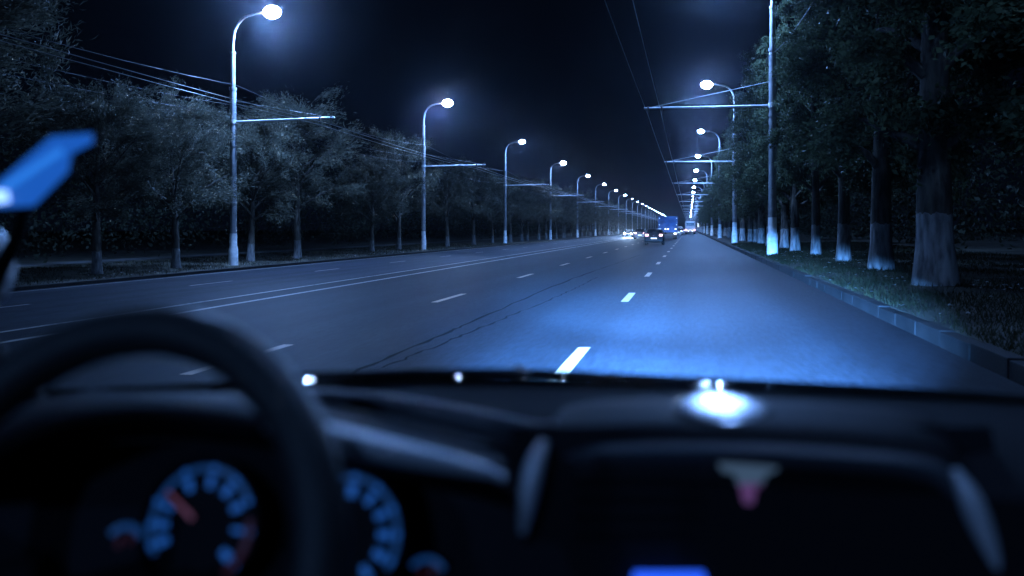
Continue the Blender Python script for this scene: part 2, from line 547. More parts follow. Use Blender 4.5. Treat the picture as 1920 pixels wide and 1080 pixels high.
def make_tree(seed, H, base, radius, trunk_r, ln, wd, per, nlimb, twigs, droop, mat_leaf, mat_trunk, lean=0.02, up=0.55, spray=2.4, jit=.55):
    """returns (trunk mesh, crown mesh); local origin at the foot"""
    rd = random.Random(seed)
    rs = np.random.default_rng(seed)
    tb = MB()
    lx, ly = rd.uniform(-lean, lean), rd.uniform(-lean, lean)
    pts, rad = [], []
    n = 14
    for i in range(n + 1):
        t = i / n
        z = t * H * .82
        pts.append((lx * z + .10 * math.sin(z * .7 + seed) * t, ly * z + .10 * math.cos(z * .6 + seed) * t, z - (.15 if i == 0 else 0)))
        flare = 1.0 + .3 * math.exp(-z / .22)
        rad.append(trunk_r * flare * (1 - .86 * t ** 1.1))
    tb.tube(pts, rad, 14)
    cents, dirs = [], []
    for k in range(nlimb):
        f = (k + rd.random()) / nlimb
        z0 = base * .85 + (H * .80 - base * .85) * f
        i = z0 / (H * .82) * n
        i0 = min(int(i), n - 1)
        o = Vector(pts[i0]).lerp(Vector(pts[i0 + 1]), i - i0)
        r0 = rad[i0] * .55
        az = k * 2.4 + rd.uniform(-.5, .5)
        # crown outline: widest a third of the way up
        env = radius * (0.55 + .45 * math.sin(min(1, (f * .85 + .25)) * PI)) * rd.uniform(.72, 1.15)
        rise = up * env * (0.5 + f) + rd.uniform(-.2, .5)
        end = o + Vector((math.cos(az) * env, math.sin(az) * env, rise))
        mid = o.lerp(end, .5) + Vector((rd.uniform(-.25, .25), rd.uniform(-.25, .25), .25 * env * .4))
        lp = [tuple(q) for q in smooth_line([o, mid, end], 7)]
        tb.tube(lp, [max(.012, r0 * (1 - .88 * q / 6)) for q in range(7)], 6)
        for q in range(twigs):
            u = rd.uniform(.3, 1.0)
            j = min(int(u * 6), 5)
            s0 = Vector(lp[j])
            dv = Vector((math.cos(az + rd.uniform(-1.3, 1.3)), math.sin(az + rd.uniform(-1.3, 1.3)), rd.uniform(-.25, 1.0))).normalized()
            le = rd.uniform(.5, 1.25) * radius * .38
            e0 = s0 + dv * le
            tb.tube([tuple(s0), tuple(s0.lerp(e0, .5) + Vector((0, 0, .05))), tuple(e0)], [.02, .013, .006], 4)
            cents.append(e0); dirs.append(dv)
            if rd.random() < .6:
                cents.append(s0.lerp(e0, .55)); dirs.append(dv)
    for q in range(int(twigs * 1.5)):                 # the leader's tip
        dv = Vector((rd.uniform(-.6, .6), rd.uniform(-.6, .6), 1)).normalized()
        o = Vector(pts[-1]) - Vector((0, 0, rd.uniform(0, H * .12)))
        e0 = o + dv * rd.uniform(.4, H * .17)
        tb.tube([tuple(o), tuple(e0)], [.03, .006], 4)
        cents.append(e0); dirs.append(dv)
    V = leaves_at(np.array([tuple(c) for c in cents]), np.array([tuple(c) for c in dirs]), per, radius * .122, ln, wd, rs, droop, spray, jit)
    return tb.mesh('trunk', mat_trunk, angle=80), quads_mesh('crown', V, mat_leaf)


left_kinds = [make_tree(100 + i, h, 2.7, r, .23, .22, .034, 170, 20, 7, .12, M['leaf_left'], M['trunk_left'], lean=.05, up=.9, spray=4.2, jit=.38)
              for i, (h, r) in enumerate([(9.5, 2.7), (8.9, 3.0), (10.2, 2.8), (8.4, 2.6)])]
right_kinds = [make_tree(200 + i, h, 2.3, r, tr, .115, .065, 170, 26, 8, .30, M['leaf_right'], M['trunk_right'], lean=.02, up=.6)
               for i, (h, r, tr) in enumerate([(12.0, 1.75, .30), (12.6, 1.85, .27), (11.2, 1.7, .25), (12.0, 1.8, .22)])]


def plant(kinds, k, x, y, scale, rz, label, group, wide=1.0):
    t = thing('roadside_tree', label, 'tree', (x, y, verge_z(x) - .02), rz, group)
    t.scale = (scale * wide, scale * wide, scale)
    link('trunk', kinds[k][0], t); link('crown', kinds[k][1], t)
    return t


rt = [(4.5, 16.3, 0, 1.12), (4.75, 21.8, 1, 1.0), (4.7, 26.6, 2, 1.0), (4.8, 32.8, 3, 1.0)]
yy = 38.2
while yy < 255:
    rt.append((4.65 + rng.uniform(-.25, .25), yy, rng.randrange(4), rng.uniform(.82, 1.0)))
    yy += rng.uniform(5.0, 6.2)
rlab = ['thick whitewashed tree on the right verge, nearest to the car and widest trunk',
        'dim whitewashed tree on the right verge, just behind the thickest trunk',
        'narrow dim whitewashed tree between the thick trunks and the right lamp post',
        'slim tree with bright white foot just right of the nearest right lamp post']
for i, (x, y, k, s) in enumerate(rt):
    lab = rlab[i] if i < 4 else f'whitewashed dark leafy tree on the right verge, {ordinal(i)} tree from the car'
    plant(right_kinds, k, x, y, s, rng.uniform(0, 6.28), lab, 'whitewashed trees along the right verge', .8 if i in (2, 3) else 1.0)
plant(right_kinds, 1, 5.3, 10.6, 1.05, 2.0, 'dark tree whose leaves fill the top right corner, trunk out of view', 'whitewashed trees along the right verge')

lt = [(-24.6, 21.5, 2, 1.42), (-22.9, 27.4, 3, .84), (-22.7, 32.1, 1, .84), (-23.4, 39.6, 3, .9), (-23.0, 44.2, 0, 1.03), (-24.0, 58.2, 3, .82), (-24.2, 64.6, 2, .95),
      (-23.6, 76.8, 1, .92), (-23.4, 86, 3, 1.0)]
yy = 95.3
while yy < 260:
    lt.append((-23.2 + rng.uniform(-.7, .7), yy, rng.randrange(4), rng.uniform(.8, 1.0)))
    yy += rng.uniform(5.6, 8.5)
llab = ['tallest dark tree at the far left, reaching the top of the picture',
        'bushy tree left of the nearest left lamp post, second from the left edge',
        'thin trunked tree just left of the nearest left lamp post',
        'dim trunk just right of the nearest left lamp post',
        'brightly lit silvery tree under the nearest left street lamp',
        'shaded leaning tree midway between the first two left lamp posts',
        'greenish tree right in front of the second left lamp post',
        'tree with pale crooked foot just right of the second left lamp post',
        'dark low tree halfway between the second and third left lamp posts']
for i, (x, y, k, s) in enumerate(lt):
    lab = llab[i] if i < 9 else f'small silvery tree on the left verge, {ordinal(i)} from the left edge'
    plant(left_kinds, k, x, y, s, rng.uniform(0, 6.28), lab, 'trees along the left verge')

# woods further back and far along both sides: one dark mass
pts_c, dirs_c = [], []
for side in (0, 1):
    for i in range(520):
        if i < 260:
            y = R.uniform(34, 250)
            x = R.uniform(-46, -33) if side == 0 else R.uniform(11, 22)
        else:
            y = 250 + 700 * R.random() ** 1.4
            x = R.uniform(-30, -22.6) if side == 0 else R.uniform(4.4, 12)
        h = R.uniform(6, 10) if side == 0 else R.uniform(7, 12)
        for q in range(11):
            pts_c.append((x + R.normal(0, 1.3), y + R.normal(0, 1.3), R.uniform(.2, h)))
            dirs_c.append((R.normal(), R.normal(), 1.0))
V = leaves_at(np.array(pts_c), np.array(dirs_c) / 1.7, 24, 1.0, .3, .17, R)
structure(link('woods', quads_mesh('woods', V, M['leaf_mass'])), 'stuff')

# ------------------------------------------------------------------ street lamps
pm = MB()
pm.tube([(0, 0, 1.5), (0, 0, 5.0), (0, 0, 8.55)], [.165, .155, .145], 16)
pm.tube([(0, 0, 8.5), (0, 0, 8.62)], [.175, .175], 16)
pm.tube([(0, 0, 8.6), (0, 0, 10.3)], [.118, .112], 14)
pm.tube([(0, 0, 10.26), (0, 0, 10.36)], [.14, .14], 14)
arc = smooth_line([(0, 0, 10.3), (0.02, 0, 10.9), (.16, 0, 11.5), (.55, 0, 11.95), (1.1, 0, 12.12), (1.75, 0, 12.2)], 22)
pm.tube([tuple(p) for p in arc], [.075 - .02 * i / 21 for i in range(22)], 12)
for z in (3.0, 5.8):
    pm.tube([(0, 0, z - .04), (0, 0, z + .04)], [.175, .175], 16)
pole_me = pm.mesh('pole', M['pole'])
bm_ = MB().tube([(0, 0, -.1), (0, 0, .78), (0, 0, .95), (0, 0, 1.55)], [.225, .22, .178, .172], 18)
base_me = bm_.mesh('painted_base', M['paint_white'], angle=20)
hd = MB().ball((2.0, 0, 12.2), (.48, .19, .11), 18, 8, zlo=-.15)
hd.tube([(1.5, 0, 12.16), (1.75, 0, 12.2)], [.06, .07], 10)
head_me = hd.mesh('lamp_head', M['head'])
ln_ = MB().ball((2.08, 0, 12.16), (.38, .25, .24), 18, 12)
lens_me = ln_.mesh('lens', M['lens'])
lens_small_me = MB().ball((2.08, 0, 12.16), (.26, .15, .14), 14, 9).mesh('lens', M['lens'])
lens_bright_me = MB().ball((2.08, 0, 12.16), (.44, .32, .30), 18, 12).mesh('lens', M['lens_bright'])
arm_mes = {}
for side, za in ((0, 7.02), (1, 6.28)):
    a = MB().tube([(0.1, 0, za - .06), (5.3, 0, za)], [.055, .045], 10)
    a.tube([(0, 0, za - .14), (0, 0, za + .06)], [.18, .18], 14)
    g_ = .009 if side else .004
    a.tube([(5.05, 0, za + .02), (.1, 0, za + .95)], [g_, g_], 6)
    arm = a.mesh('bracket_arm', M['galv'])
    ins = []
    for xx in (4.55, 5.12):
        q = MB().tube([(xx, 0, za + .07), (xx, 0, za + .05), (xx, 0, za - .12), (xx, 0, za - .3)], [.03, .06, .05, .02], 8)
        ins.append(q.mesh('insulator', M['insulator']))
    arm_mes[side] = (arm, ins)

LAMP_Y = [3.9, 35.0, 63.5, 93.8, 126, 157.5, 189, 220.5] + [252 + 31.3 * i for i in range(19)]
LAMP_W = 5000


def street_lamp(side, i, y):
    x = -21.6 if side == 0 else 3.4
    where = 'left' if side == 0 else 'right'
    if i < 0:
        lab = f'street lamp behind the car on the {where} verge, out of the picture'
    elif i == 0:
        lab = f'street lamp beside the car on the {where}, above the top of the picture'
    elif i == 1:
        lab = f'nearest visible street lamp post on the {where} verge, thick white painted foot'
    else:
        lab = f'lit street lamp on the {where} verge, {ordinal(i - 1)} post from the car'
    t = thing('street_lamp', lab, 'street lamp', (x, y, verge_z(x) if side else -.38), 0 if side == 0 else PI, f'street lamps along the {where} verge')
    link('pole', pole_me, t); link('painted_base', base_me, t)
    h = link('lamp_head', head_me, t); link('lens', lens_bright_me if (side, i) in STRONG else (lens_me if i < 9 else lens_small_me), h)
    a = link('bracket_arm', arm_mes[side][0], t); [link('insulator', q, a) for q in arm_mes[side][1]]
    if i < 18:
        link('bulb', STRONG.get((side, i), dim_bulb if i == 0 else (right_bulb if side and i > 0 else bulb_data)), t, (2.08, 0, 11.8))
    t.rotation_euler[0] = rng.uniform(-.006, .006)
    return t


bulb_data = bpy.data.lights.new('bulb', 'SPOT')
bulb_data.energy = LAMP_W
bulb_data.color = LAMP_COL
bulb_data.spot_size = math.radians(174)
bulb_data.spot_blend = 0.12
bulb_data.shadow_soft_size = 0.16
STRONG = {}
right_bulb = bulb_data.copy()
right_bulb.energy = LAMP_W * 2.0
for key, gain in (((0, 1), 3.3), ((0, 2), 1.6), ((1, 2), 2.6), ((0, 4), 1.3)):
    STRONG[key] = bulb_data.copy()
    STRONG[key].energy = LAMP_W * gain
dim_bulb = bulb_data.copy()
dim_bulb.energy = LAMP_W * .35
for side in (0, 1):
    for i, y in enumerate(LAMP_Y):
        if side or i:
            street_lamp(side, i, y)
    street_lamp(side, -1, -27.5)

# ------------------------------------------------------------------ overhead wires


def wire(xz, rad, name, label, cat, sag, mat, yend=700, group=None, y_start=-28.0):
    nodes = [y_start] + [y for y in LAMP_Y if y < yend]
    mb = MB()
    pts = []
    for a, b in zip(nodes[:-1], nodes[1:]):
        for q in range(8):
            t = q / 8
            pts.append((xz[0], a + (b - a) * t, xz[1] - sag * 4 * t * (1 - t)))
    pts.append((xz[0], nodes[-1], xz[1]))
    mb.tube(pts, [rad * (1 + max(0, p[1] - 20) / 260) for p in pts], 5)
    return tag(mb.obj(name, mat), label, cat, group)


zr = verge_z(3.4) + 6.28 - .32
wire((3.4 - 5.12, zr), .010, 'trolley_wire', 'taut overhead trolley wire above our lanes, the one further from the right posts', 'overhead wire', .10, M['wire'], group='trolley wires')
wire((3.4 - 4.55, zr), .010, 'trolley_wire', 'taut overhead trolley wire above our lanes, the one nearer the right posts', 'overhead wire', .10, M['wire'], group='trolley wires')
zl = -.38 + 7.02 - .32
wire((-21.6 + 5.12, zl), .012, 'trolley_wire', 'overhead trolley wire on the left arms, the one over the road', 'overhead wire', .15, M['wire'], group='trolley wires')
wire((-21.6 + 4.55, zl), .012, 'trolley_wire', 'overhead trolley wire on the left arms, the one nearer the trees', 'overhead wire', .15, M['wire'], group='trolley wires')
wire((-21.42, 8.35), .012, 'power_cable', 'sagging power cable between left posts, highest of the three', 'cable', .55, M['cable'], group='power cables')
wire((-21.40, 7.35), .009, 'power_cable', 'sagging power cable between left posts, middle of the three', 'cable', .5, M['cable'], group='power cables')
wire((-21.41, 6.95), .009, 'power_cable', 'sagging power cable between left posts, lowest of the three', 'cable', .6, M['cable'], group='power cables')
wire((3.24, 8.6), .014, 'power_cable', 'sagging power cable strung between the right lamp posts', 'cable', 1.2, M['cable'], group='power cables')

# ------------------------------------------------------------------ vehicles


def box_loft(stations):
    """stations: (y, half width bottom, half width top, z bottom, z top) -> closed loft of rounded-rectangle rings"""
    rows = []
    for y, wb, wt, z0, z1 in stations:
        h = z1 - z0
        ring = [(-wb * .9, z0), (-wb, z0 + h * .12), (-(wb * .45 + wt * .55) * 1.0, z0 + h * .55), (-wt, z0 + h * .86), (-wt * .9, z1),
                (wt * .9, z1), (wt, z0 + h * .86), ((wb * .45 + wt * .55), z0 + h * .55), (wb, z0 + h * .12), (wb * .9, z0)]
        rows.append([(x, y, z) for x, z in ring])
    mb = MB().grid(rows, close=True)
    n = len(rows[0])
    mb.f.append(tuple(range(n)))
    mb.f.append(tuple(len(mb.v) - 1 - k for k in range(n)))
    return mb


def wheel_pair(root, y, half, r=.31, w=.2):
    for s in (-1, 1):
        wb = MB().tube([(s * (half - w), y, r), (s * (half - w * .9), y, r), (s * (half - .02), y, r), (s * half, y, r)], [r * .92, r, r, r * .92], 20)
        o = wb.obj('wheel', M['rubber'], root)
        MB().tube([(s * (half - .01), y, r), (s * (half + .012), y, r)], [r * .62, r * .55], 16).obj('rim', M['rim'], o)


def make_car(label, cat, loc, rot, paint, group=None, lit_front=False, lit_rear=True, tail_mat='tail', plate='plate_lit', beams=0):
    """hatchback; local +Y is forward, origin on the ground under its middle. Rear at y=-2.05"""
    t = thing('car', label, cat, loc, rot, group)
    lower = box_loft([(-2.05, .72, .78, .38, .78), (-1.98, .80, .84, .26, .96), (-1.4, .85, .86, .22, .97), (0, .86, .86, .2, .95), (1.1, .86, .85, .22, .93), (1.8, .82, .80, .25, .80), (2.08, .68, .66, .36, .66)])
    lower.obj('body', paint, t, angle=50)
    roof = box_loft([(-1.92, .76, .62, .93, 1.02), (-1.62, .78, .60, .93, 1.36), (-1.2, .78, .60, .93, 1.45), (-.2, .78, .60, .93, 1.47), (.45, .78, .58, .93, 1.36), (1.15, .76, .66, .90, .95)])
    roof.obj('roof', paint, t, angle=50)
    # rear window, side windows and windscreen: panes set just proud of the roof shell
    MB().add([(-.62, -1.93, 1.02), (.62, -1.93, 1.02), (.53, -1.66, 1.34), (-.53, -1.66, 1.34), (-.62, -1.90, 1.02), (.62, -1.90, 1.02), (.53, -1.63, 1.34), (-.53, -1.63, 1.34)],
             [(0, 1, 2, 3), (7, 6, 5, 4), (0, 4, 5, 1), (1, 5, 6, 2), (2, 6, 7, 3), (3, 7, 4, 0)]).obj('rear_window', M['glass'], t, smooth=False)
    MB().add([(-.60, 1.12, .99), (.60, 1.12, .99), (.52, .52, 1.34), (-.52, .52, 1.34), (-.60, 1.08, .97), (.60, 1.08, .97), (.52, .48, 1.32), (-.52, .48, 1.32)],
             [(3, 2, 1, 0), (4, 5, 6, 7), (1, 5, 4, 0), (2, 6, 5, 1), (3, 7, 6, 2), (0, 4, 7, 3)]).obj('windscreen', M['glass'], t, smooth=False)
    for s in (-1, 1):
        MB().add([(s * .79, -1.35, 1.0), (s * .79, .85, 1.0), (s * .66, .3, 1.36), (s * .66, -1.1, 1.38)], [(0, 1, 2, 3)]).obj('side_window', M['glass'], t, smooth=False)
        MB().ball((s * .93, .62, 1.02), (.1, .06, .08), 10, 8).obj('mirror', paint, t)
        # wrap-round tail lamps
        MB().box((s * .60 - .14, -2.06, .80), (s * .60 + .14, -1.90, .97)).obj('tail_light', M[tail_mat] if lit_rear else M['fog'], t, smooth=False, bevel=.03)
        MB().box((s * .62 - .09, -2.09, .47), (s * .62 + .09, -2.0, .53)).obj('reflector', M['fog'], t, smooth=False)
        hl = MB().ball((s * .58, 1.99, .66), (.17, .10, .09), 12, 8)
        hl.obj('headlight', M['beam'] if lit_front else M['chrome'], t)
        if beams:
            ld = bpy.data.lights.new('beam', 'SPOT')
            ld.energy = beams; ld.color = (.45, .66, 1); ld.spot_size = math.radians(46); ld.spot_blend = .9; ld.shadow_soft_size = .06
            b = link('beam', ld, t, (s * .58, 2.14, .66)); b.rotation_euler = (PI / 2 - math.radians(4.5), 0, 0); b.scale = (1, .3, 1)
    MB().box((-.80, -2.12, .30), (.80, -1.92, .62)).obj('bumper', paint, t, smooth=False, bevel=.05)
    MB().box((-.26, -2.135, .56), (.26, -2.122, .67)).obj('number_plate', M[plate], t, smooth=False)
    MB().tube([(0, -2.07, .80), (0, -2.075, .90)], [.045, .045], 10).obj('badge', M['chrome'], t)
    wheel_pair(t, -1.32, .84); wheel_pair(t, 1.32, .84)
    return t


make_car('black hatchback ahead with red tail lights and white plate, nearest of the traffic', 'car', (-3.0, 72.9, SLOPE * -3.0), 0, M['black_paint'], beams=30000)
make_car('dark car in the lane left of the black hatchback, partly behind it', 'car', (-6.75, 115.5, SLOPE * -6.75), 0, M['grey_paint'], beams=26000)
c3 = make_car('oncoming car with dazzling white headlights beyond the centre line', 'car', (-10.95, 150, SLOPE * -10.95), PI, M['grey_paint'], lit_front=True, beams=16000)
make_car('dark car seen just right of the blue truck', 'car', (-2.2, 176, SLOPE * -2.2), 0, M['grey_paint'], tail_mat='tail_white')
make_car('distant car with red lights just left of the white bus', 'car', (-1.9, 236, SLOPE * -1.9), 0, M['grey_paint'])
make_car('farthest small car left of the white bus, nearer the blue truck', 'car', (-4.6, 262, SLOPE * -4.6), 0, M['grey_paint'], tail_mat='tail_white')

# truck with a blue box body
t = thing('box_truck', 'blue box truck in front of the black hatchback, tall rear wall with white lights', 'truck', (-2.75, 112, SLOPE * -2.75))
MB().box((-1.25, -3.4, .98), (1.25, 2.6, 3.05)).obj('cargo_box', M['blue_paint'], t, smooth=False, bevel=.04)
fr = MB()
for a, b in (((-1.27, -3.45, .95), (-1.15, -3.38, 3.08)), ((1.15, -3.45, .95), (1.27, -3.38, 3.08)), ((-1.15, -3.45, 2.98), (1.15, -3.38, 3.08)), ((-1.15, -3.45, .95), (1.15, -3.38, 1.05)), ((-.02, -3.44, 1.05), (.02, -3.39, 2.98))):
    fr.box(a, b)
fr.obj('door_frame', M['blue_paint'], t, smooth=False)
MB().box((-1.1, -3.3, .62), (1.1, 4.3, .92)).obj('chassis', M['bumper'], t, smooth=False)
MB().box((-1.15, -3.5, .42), (1.15, -3.42, .56)).obj('bumper', M['bumper'], t, smooth=False)
box_loft([(2.75, 1.1, 1.05, .55, 2.3), (3.0, 1.12, 1.05, .5, 2.5), (3.9, 1.12, 1.02, .5, 2.5), (4.5, 1.1, .95, .5, 1.9), (4.7, 1.02, .9, .55, 1.5)]).obj('driver_cab', M['blue_paint'], t, angle=50)
for s in (-1, 1):
    MB().box((s * .95 - .17, -3.49, .70), (s * .95 + .17, -3.40, .86)).obj('tail_light', M['tail_white'], t, smooth=False)
    MB().ball((s * 1.12, -3.47, 2.82), (.06, .04, .05), 8, 6).obj('marker_light', M['marker'], t)
    MB().ball((s * 1.12, -3.47, 1.95), (.06, .04, .05), 8, 6).obj('marker_light', M['marker'], t)
    MB().box((s * .82 - .25, -3.05, .22), (s * .82 + .25, -3.02, .72)).obj('mud_flap', M['rubber'], t, smooth=False)
for xx in (-.32, .02, 1.0):
    MB().ball((xx, -3.48, 1.38), (.10, .04, .07), 8, 6).obj('work_light', M['tail_white'], t)
wheel_pair(t, -2.0, 1.15, .46, .5); wheel_pair(t, 3.7, 1.1, .46, .3)

# coach
t = thing('coach_bus', 'white coach seen from behind in the right lane, far ahead', 'bus', (.3, 204, SLOPE * .3))
box_loft([(-5.5, 1.16, 1.10, .55, 2.75), (-5.35, 1.25, 1.2, .4, 3.1), (-5.0, 1.25, 1.22, .35, 3.2), (5.0, 1.25, 1.22, .35, 3.2), (5.6, 1.2, 1.1, .4, 2.9)]).obj('body', M['bus_paint'], t, angle=50)
MB().box((-.95, -5.6, 2.05), (.95, -5.42, 2.75)).obj('rear_window', M['glass'], t, smooth=False, bevel=.05)
for s in (-1, 1):
    MB().box((s * 1.0 - .14, -5.6, .85), (s * 1.0 + .14, -5.45, 1.15)).obj('tail_light', M['tail'], t, smooth=False)
    MB().box((s * 1.262 - .006, -4.6, 1.75), (s * 1.262 + .006, 5.0, 2.7)).obj('side_window', M['glass'], t, smooth=False)
    MB().box((s * .45 - .12, -5.6, .72), (s * .45 + .12, -5.47, .86)).obj('tail_light', M['tail_white'], t, smooth=False)
MB().box((-1.15, -5.62, .42), (1.15, -5.4, .62)).obj('bumper', M['bumper'], t, smooth=False)
MB().box((-.26, -5.58, 1.0), (.26, -5.50, 1.12)).obj('number_plate', M['plate_lit'], t, smooth=False)
wheel_pair(t, -3.4, 1.22, .5, .5); wheel_pair(t, 3.4, 1.22, .5, .35)

# pale van between the truck and the coach
t = thing('cargo_van', 'pale van far ahead between the blue truck and the white coach', 'van', (-2.9, 250, SLOPE * -2.9))
box_loft([(-2.6, .9, .85, .4, 1.9), (-2.45, .98, .92, .3, 2.05), (1.0, .98, .92, .3, 2.05), (1.9, .96, .8, .35, 1.35), (2.6, .85, .75, .4, 1.0)]).obj('body', M['white_paint'], t, angle=50)
for s in (-1, 1):
    MB().box((s * .88 - .06, -2.66, .9), (s * .88 + .06, -2.5, 1.3)).obj('tail_light', M['tail'], t, smooth=False)
MB().box((-.7, -2.64, 1.3), (.7, -2.5, 1.8)).obj('rear_window', M['glass'], t, smooth=False)
wheel_pair(t, -1.7, .95, .33, .22); wheel_pair(t, 1.7, .95, .33, .22)

# backlit sign far along the right kerb
t = thing('light_box_sign', 'small white backlit sign on a post by the right kerb, far ahead', 'sign', (3.55, 300, verge_z(3.55)))
MB().tube([(0, 0, -.1), (0, 0, 1.6)], [.06, .06], 8).obj('post', M['galv'], t)
MB().box((-.62, -.12, 1.5), (.62, .12, 3.2)).obj('frame', M['head'], t, smooth=False)
MB().box((-.54, -.135, 1.58), (.54, -.122, 3.12)).obj('panel', M['sign_lit'], t, smooth=False)

# ------------------------------------------------------------------ our own car, seen from inside
CAR = thing('car_interior', 'dark interior of the car we ride in, dashboard and steering wheel at the bottom', 'car', (0, 0, 0))


def rowp(line, n=60):
    return [cabin(*q) for q in smooth_line(line, n)]


def across(px, Y):
    """how far ahead a line across the car at Y metres is met at column px"""
    return Y / (CY + (px - 960) / FOC * SY)



# dashboard top: a loft of crosswise lines, far edge first
D = MB()
far = [(x, y, across(x, 1.13)) for x, y, _ in [(-140, 742, 1.12), (100, 731, 1.12), (300, 722, 1.12), (540, 712, 1.12), (850, 706, 1.12), (1100, 711, 1.12), (1400, 722, 1.12), (1700, 737, 1.12), (1950, 750, 1.12), (2150, 765, 1.12)]]
rows = [rowp([(x, y + 120, t + .12) for x, y, t in far]), rowp([(x, y + 6, t + .03) for x, y, t in far]), rowp(far), rowp([(x, y + 14, t - .03) for x, y, t in far]),
        rowp([(x, y + 52, t - .12) for x, y, t in far]), rowp([(x, y + 105, t - .22) for x, y, t in far]), rowp([(x, y + 190, t - .30) for x, y, t in far]), rowp([(x, y + 520, t - .31) for x, y, t in far])]
D.grid(rows).obj('dashboard', M['plastic'], CAR, angle=60)
# step of the dash towards the centre (ridge)
rg = [(560, 738, .98), (660, 750, .95), (800, 772, .92), (920, 795, .89), (1000, 808, .86), (1040, 800, .85)]
MB().tube(rowp(rg, 30), [.006 + .007 * math.sin(PI * i / 29) for i in range(30)], 10).obj('dash_edge', M['edge'], CAR)

# visor over the instruments
lip = [(-120, 900, .70), (0, 832, .70), (120, 782, .70), (300, 762, .70), (470, 778, .70), (570, 806, .70), (760, 850, .71), (900, 880, .72), (960, 910, .73), (985, 980, .74)]
back = [(-120, 800, .98), (0, 768, .98), (120, 742, .98), (300, 734, .98), (470, 738, .98), (570, 750, .97), (760, 792, .93), (900, 824, .90), (960, 850, .88), (985, 930, .86)]
mid = [(a[0], a[1] * .5 + b[1] * .5 - 8, (a[2] + b[2]) / 2) for a, b in zip(lip, back)]
inner = [(x, y + 26, t + .015) for x, y, t in lip]
deep = [(x, y + 60, .86) for x, y, t in lip]
MB().grid([rowp(back), rowp(mid), rowp(lip), rowp([(x, y + 14, t - .008) for x, y, t in lip]), rowp(inner), rowp(deep)]).obj('instrument_visor', M['plastic'], CAR, angle=60)
MB().tube(rowp([(500, 792, .695), (570, 808, .695), (760, 852, .705), (900, 882, .715), (945, 896, .72)], 30), [.004 + .0075 * math.sin(PI * min(1, .15 + i / 29)) for i in range(30)], 10).obj('visor_trim', M['trim'], CAR)
# instrument panel behind the dials
c = [cabin(*q) for q in ((-150, 830, .85), (1000, 830, .85), (1000, 1250, .82), (-150, 1250, .82))]
MB().add(c, [(3, 2, 1, 0)]).obj('instrument_panel', M['dark'], CAR, smooth=False)


def frame_at(px, py, t, tilt=18):
    """matrix of a disc at (px, py, t) facing back into the cabin, tilted up"""
    o = Vector(cabin(px, py, t))
    return Matrix.Translation(o) @ Matrix.Rotation(math.radians(-tilt), 4, 'X') @ Matrix.Rotation(PI / 2, 4, 'X')   # local x right, y up, z towards the driver


def flat(mb_pts, mat4, lift):
    return [tuple(mat4 @ Vector((x, y, lift))) for x, y in mb_pts]


def arc_band(mb, mat4, r0, r1, a0, a1, lift, th=.0012):
    n = max(3, int(abs(a1 - a0) / 6))
    A = [math.radians(a0 + (a1 - a0) * i / n) for i in range(n + 1)]
    top_in = flat([(r0 * math.cos(a), r0 * math.sin(a)) for a in A], mat4, lift + th)
    top_out = flat([(r1 * math.cos(a), r1 * math.sin(a)) for a in A], mat4, lift + th)
    lo_out = flat([(r1 * math.cos(a), r1 * math.sin(a)) for a in A], mat4, lift)
    lo_in = flat([(r0 * math.cos(a), r0 * math.sin(a)) for a in A], mat4, lift)
    mb.grid([lo_in, top_in, top_out, lo_out])


def gauge(px, py, t, R_, label_arcs, blocks, needle_deg, needle_mat, red=None):
    mat4 = frame_at(px, py, t)
    f = MB()
    ring = [[tuple(mat4 @ Vector((r * math.cos(2 * PI * k / 48), r * math.sin(2 * PI * k / 48), z))) for k in range(48)] for r, z in ((R_ * 1.12, -.01), (R_ * 1.12, .008), (R_ * 1.06, .008), (R_ * 1.04, 0))]
    f.grid(ring, close=True)
    f.f.append(tuple(range(len(f.v) - 48, len(f.v))))
    g = f.obj('gauge', M['dial'], CAR, angle=40)
    a = MB()
    for a0, a1 in label_arcs:
        arc_band(a, mat4, R_ * .90, R_ * .99, a0, a1, .001)
    a.obj('scale', M['dial_dim'], g, smooth=False)
    b = MB()
    for deg, half in blocks:
        arc_band(b, mat4, R_ * .62, R_ * .82, deg - half * .6, deg + half * .6, .0025)
        arc_band(b, mat4, R_ * .90, R_ * 1.0, deg - 2.5, deg + 2.5, .0025)
    b.obj('numerals', M['dial_blue'], g, smooth=False)
    if red:
        rr = MB(); arc_band(rr, mat4, R_ * .88, R_ * .99, red[0], red[1], .0026)
        rr.obj('red_zone', M['dial_red'], g, smooth=False)
    if needle_deg is not None:
        d = math.radians(needle_deg)
        q = MB()
        u, w = Vector((math.cos(d), math.sin(d), 0)), Vector((-math.sin(d), math.cos(d), 0))
        pts = [u * R_ * .18 - w * R_ * .035, u * R_ * .18 + w * R_ * .035, u * R_ * .86 + w * R_ * .022, u * R_ * .86 - w * R_ * .022]
        q.add([tuple(mat4 @ (p + Vector((0, 0, .006)))) for p in pts] + [tuple(mat4 @ (p + Vector((0, 0, .004)))) for p in pts],
              [(0, 1, 2, 3), (7, 6, 5, 4), (0, 4, 5, 1), (1, 5, 6, 2), (2, 6, 7, 3), (3, 7, 4, 0)])
        q.obj('needle', needle_mat, g, smooth=False)
    return g


gauge(378, 985, .80, .058, [(30, 214)], [(205, 9), (183, 8), (160, 6), (118, 9), (84, 8), (55, 9), (28, 8), (-2, 5), (-36, 9)], 145, M['needle'], (-50, 10))
gauge(648, 1002, .80, .058, [(-30, 125)], [(120, 9), (86, 11), (57, 8), (30, 8), (4, 9), (-22, 9), (-50, 8)], None, None)


